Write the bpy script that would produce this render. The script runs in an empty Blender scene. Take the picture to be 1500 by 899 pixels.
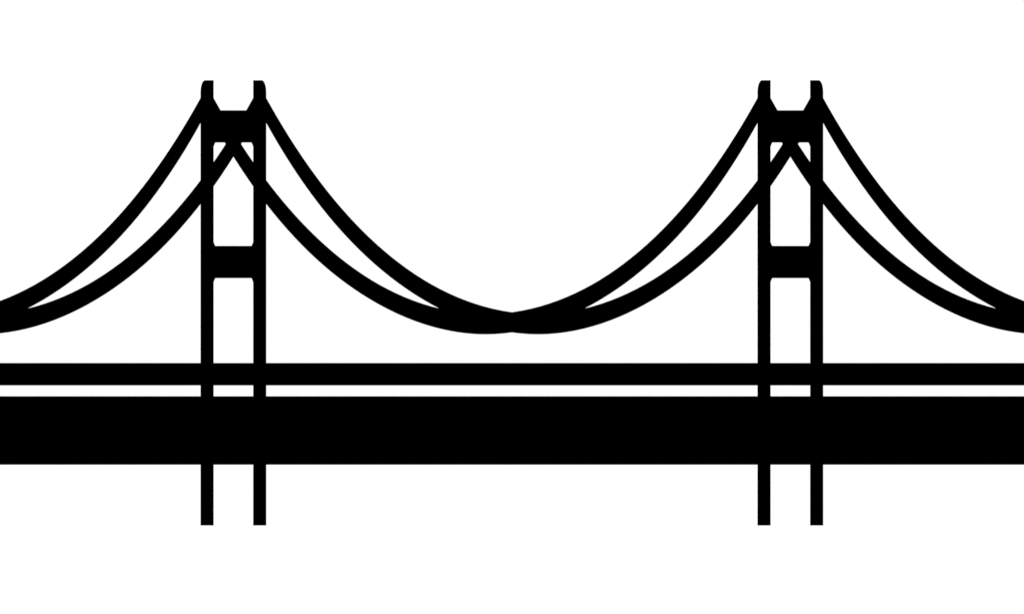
import bpy, math
from mathutils import Vector

scene = bpy.context.scene
col = scene.collection
TH = math.radians(30)              # angle between the line of sight and the bridge's cross direction
CT, ST = math.cos(TH), math.sin(TH)
S = 0.2                            # metres per unit of elevation drawing
XO = 341.9                         # centre line of the first tower on the drawing
SPAN = 815.85                      # distance between towers as seen
HALF = 38.55                       # half the distance between a tower's legs as seen
BASE = 769.0

def AX(u): return u / CT * S       # seen distance -> metres along the bridge
def CR(u): return u / ST * S       # seen distance -> metres across the bridge
def HZ(y): return (BASE - y) * S   # drawing height -> metres

# ------------------------------------------------------------------ materials
def paint(name, rough):
    m = bpy.data.materials.new(name); m.use_nodes = True
    b = m.node_tree.nodes['Principled BSDF']
    b.inputs['Base Color'].default_value = (0, 0, 0, 1)
    b.inputs['Roughness'].default_value = rough
    b.inputs['Specular IOR Level'].default_value = 0.0
    return m
STEEL = paint('matte_black_steel', 0.9)
ROPE = paint('matte_black_cable', 1.0)

def mesh_obj(name, verts, faces, mat, parent=None):
    me = bpy.data.meshes.new(name)
    me.from_pydata(verts, [], faces); me.validate(); me.update()
    import bmesh
    bm = bmesh.new(); bm.from_mesh(me)
    bmesh.ops.recalc_face_normals(bm, faces=bm.faces); bm.to_mesh(me); bm.free()
    me.materials.append(mat)
    o = bpy.data.objects.new(name, me); col.objects.link(o)
    if parent: o.parent = parent
    return o

def extrude_profile(name, prof, half, mat, parent):
    """prof: (across, height) outline in metres, extruded +-half along the bridge"""
    n = len(prof)
    v = [(-half, a, h) for a, h in prof] + [(half, a, h) for a, h in prof]
    f = [list(range(n)), list(range(2*n-1, n-1, -1))]
    f += [[i, (i+1) % n, n+(i+1) % n, n+i] for i in range(n)]
    return mesh_obj(name, v, f, mat, parent)

def beam(name, x0, x1, y0, y1, z0, z1, mat, parent):
    v = [(x, y, z) for x in (x0, x1) for y in (y0, y1) for z in (z0, z1)]
    f = [(0,1,3,2), (4,6,7,5), (0,4,5,1), (2,3,7,6), (0,2,6,4), (1,5,7,3)]
    return mesh_obj(name, v, f, mat, parent)

# ------------------------------------------------------------------ the bridge
bridge = bpy.data.objects.new('suspension_bridge', None); col.objects.link(bridge)
bridge['label'] = 'solid black suspension bridge with two twin-legged towers and swooping cables on plain white'
bridge['category'] = 'bridge'

LEG_T, LEG_W, BEAM_T = 4.5, 5.1, 4.0        # seen half sizes

def make_tower():
    t = bpy.data.objects.new('tower', None); col.objects.link(t); t.parent = bridge
    out = [(0, 135), (.3, 130.5), (.7, 127.6), (1.3, 125), (2.1, 122.6), (3.2, 120.4), (4.4, 118.9), (6.0, 117.9)]
    for s in (-1, 1):
        c = s * HALF
        p = [(c + s*LEG_W, BASE)] + [(c + s*(LEG_W - d), y) for d, y in out] + [(c - s*LEG_W, 117.9), (c - s*LEG_W, BASE)]
        extrude_profile('leg', [(CR(a), HZ(y)) for a, y in p], AX(LEG_T), STEEL, t)
    # haunched cross beams; k = seen corner offset from the tower's centre line
    i0 = HALF - LEG_W + 0.5                   # just inside the leg
    def haunch(y, d):                         # from the opening's side (y+7d) to its flat edge (y)
        return [(33.3, y+8*d), (33.0, y+6*d), (32.2, y+4*d), (31.2, y+1.5*d), (30.4, y)]
    # upper beam: square on top, rounded corners below
    right = [(i0, 161.9)] + [(i0, 218.0)] + haunch(209.0, 1)
    prof = right + [(-a, y) for a, y in reversed(right)]
    extrude_profile('crossbeam', [(CR(a), HZ(y)) for a, y in prof], AX(BEAM_T), STEEL, t)
    # lower beam: rounded corners above and below
    right = haunch(360.2, -1)[::-1] + [(i0, 351.0), (i0, 416.5)] + haunch(407.3, 1)
    prof = right + [(-a, y) for a, y in reversed(right)]
    extrude_profile('crossbeam', [(CR(a), HZ(y)) for a, y in prof], AX(BEAM_T), STEEL, t)
    return t

first = make_tower()
for k in (-1, 0, 1, 2):                       # the towers in view and the next one on each side
    if k == 0:
        t = first
    else:
        t = first.copy(); col.objects.link(t); t.parent = bridge
        for ch in list(first.children):
            c = ch.copy(); col.objects.link(c); c.parent = t
    t.location = (AX(k * SPAN), 0, 0)

X0, X1 = AX(-1.06 * SPAN), AX(2.06 * SPAN)
inner = HALF - LEG_W
beam('deck', X0, X1, -CR(inner + 1), CR(inner + 1), HZ(680.2), HZ(580.0), STEEL, bridge)
for s in (-1, 1):
    a, b = sorted((s * CR(inner + 1.5), s * CR(inner - 2.5)))
    beam('railing', X0 + .05, X1 - .05, a, b, HZ(564.2), HZ(531.4), STEEL, bridge)

# main cables: thicker towards midspan, one over each row of legs
def upper(v): return 460.09 - 297.703*v**2 + 26.944*v**3 - 63.069*v**4
def lower(v): return 489.18 - 320.022*v**2 + 101.83*v**3 - 108.414*v**4
def slope(v):
    e = 1e-4
    return abs((upper(v+e) + lower(v+e) - upper(v-e) - lower(v-e)) / (4*e*408))
def cable(s):
    N, R = 96, 20
    us = [(-1 + k + (1 - math.cos(math.pi*j/N))/2) for k in (0, 1, 2) for j in range(N)] + [2.0]
    B = 4.0                                   # seen half thickness across the bridge
    vs, fs = [], []
    for i, u in enumerate(us):
        w = u - math.floor(u + 1e-9)
        v = abs(1 - 2*w)                      # 1 at a tower, 0 at midspan
        c = (upper(v) + lower(v))/2
        H = (lower(v) - upper(v))/2 + 0.35
        h = math.sqrt(max(H*H - (slope(v)*B)**2, 25))
        for j in range(R):
            a = 2*math.pi*j/R
            vs.append((AX(u*SPAN), s*CR(HALF) + CR(B)*math.cos(a), HZ(c + h*math.sin(a))))
        if i:
            for j in range(R):
                p, q = (i-1)*R, i*R
                fs.append((p+j, p+(j+1) % R, q+(j+1) % R, q+j))
    n = len(us)*R
    fs += [tuple(range(R)), tuple(range(n-1, n-R-1, -1))]
    o = mesh_obj('main_cable', vs, fs, ROPE, bridge)
    for f in o.data.polygons: f.use_smooth = len(f.vertices) == 4
    return o
cable(-1); cable(1)

# ------------------------------------------------------------------ white overcast sky, soft sun
w = bpy.data.worlds.new('World'); scene.world = w; w.use_nodes = True
bg = w.node_tree.nodes['Background']
bg.inputs['Color'].default_value = (1, 1, 1, 1)
bg.inputs['Strength'].default_value = 1.0
ld = bpy.data.lights.new('sun', 'SUN'); ld.energy = 1.0; ld.angle = math.radians(12); ld.color = (1, .97, .93)
lo = bpy.data.objects.new('sun', ld); col.objects.link(lo)
lo.rotation_euler = (math.radians(40), 0, math.radians(-20)); lo.location = (0, -100, 300)

# ------------------------------------------------------------------ camera: level, oblique, no perspective
cd = bpy.data.cameras.new('camera'); cam = bpy.data.objects.new('camera', cd); col.objects.link(cam)
cd.type = 'ORTHO'; cd.ortho_scale = 1500 * S
right = Vector((CT, ST, 0)); look = Vector((-ST, CT, 0))
# the seen point (750, 449.5) lies 408.1 to the right of the first tower's centre line, on the bridge axis
centre = Vector((AX(750 - XO), 0, HZ(449.5)))
cam.location = centre - look * 700
cam.rotation_euler = (math.pi/2, 0, TH)
cd.clip_start = 1; cd.clip_end = 5000
scene.camera = cam

scene.view_settings.view_transform = 'Standard'
scene.view_settings.look = 'None'
scene.view_settings.exposure = 0
scene.view_settings.gamma = 1
scene.render.resolution_x, scene.render.resolution_y = 1024, 613
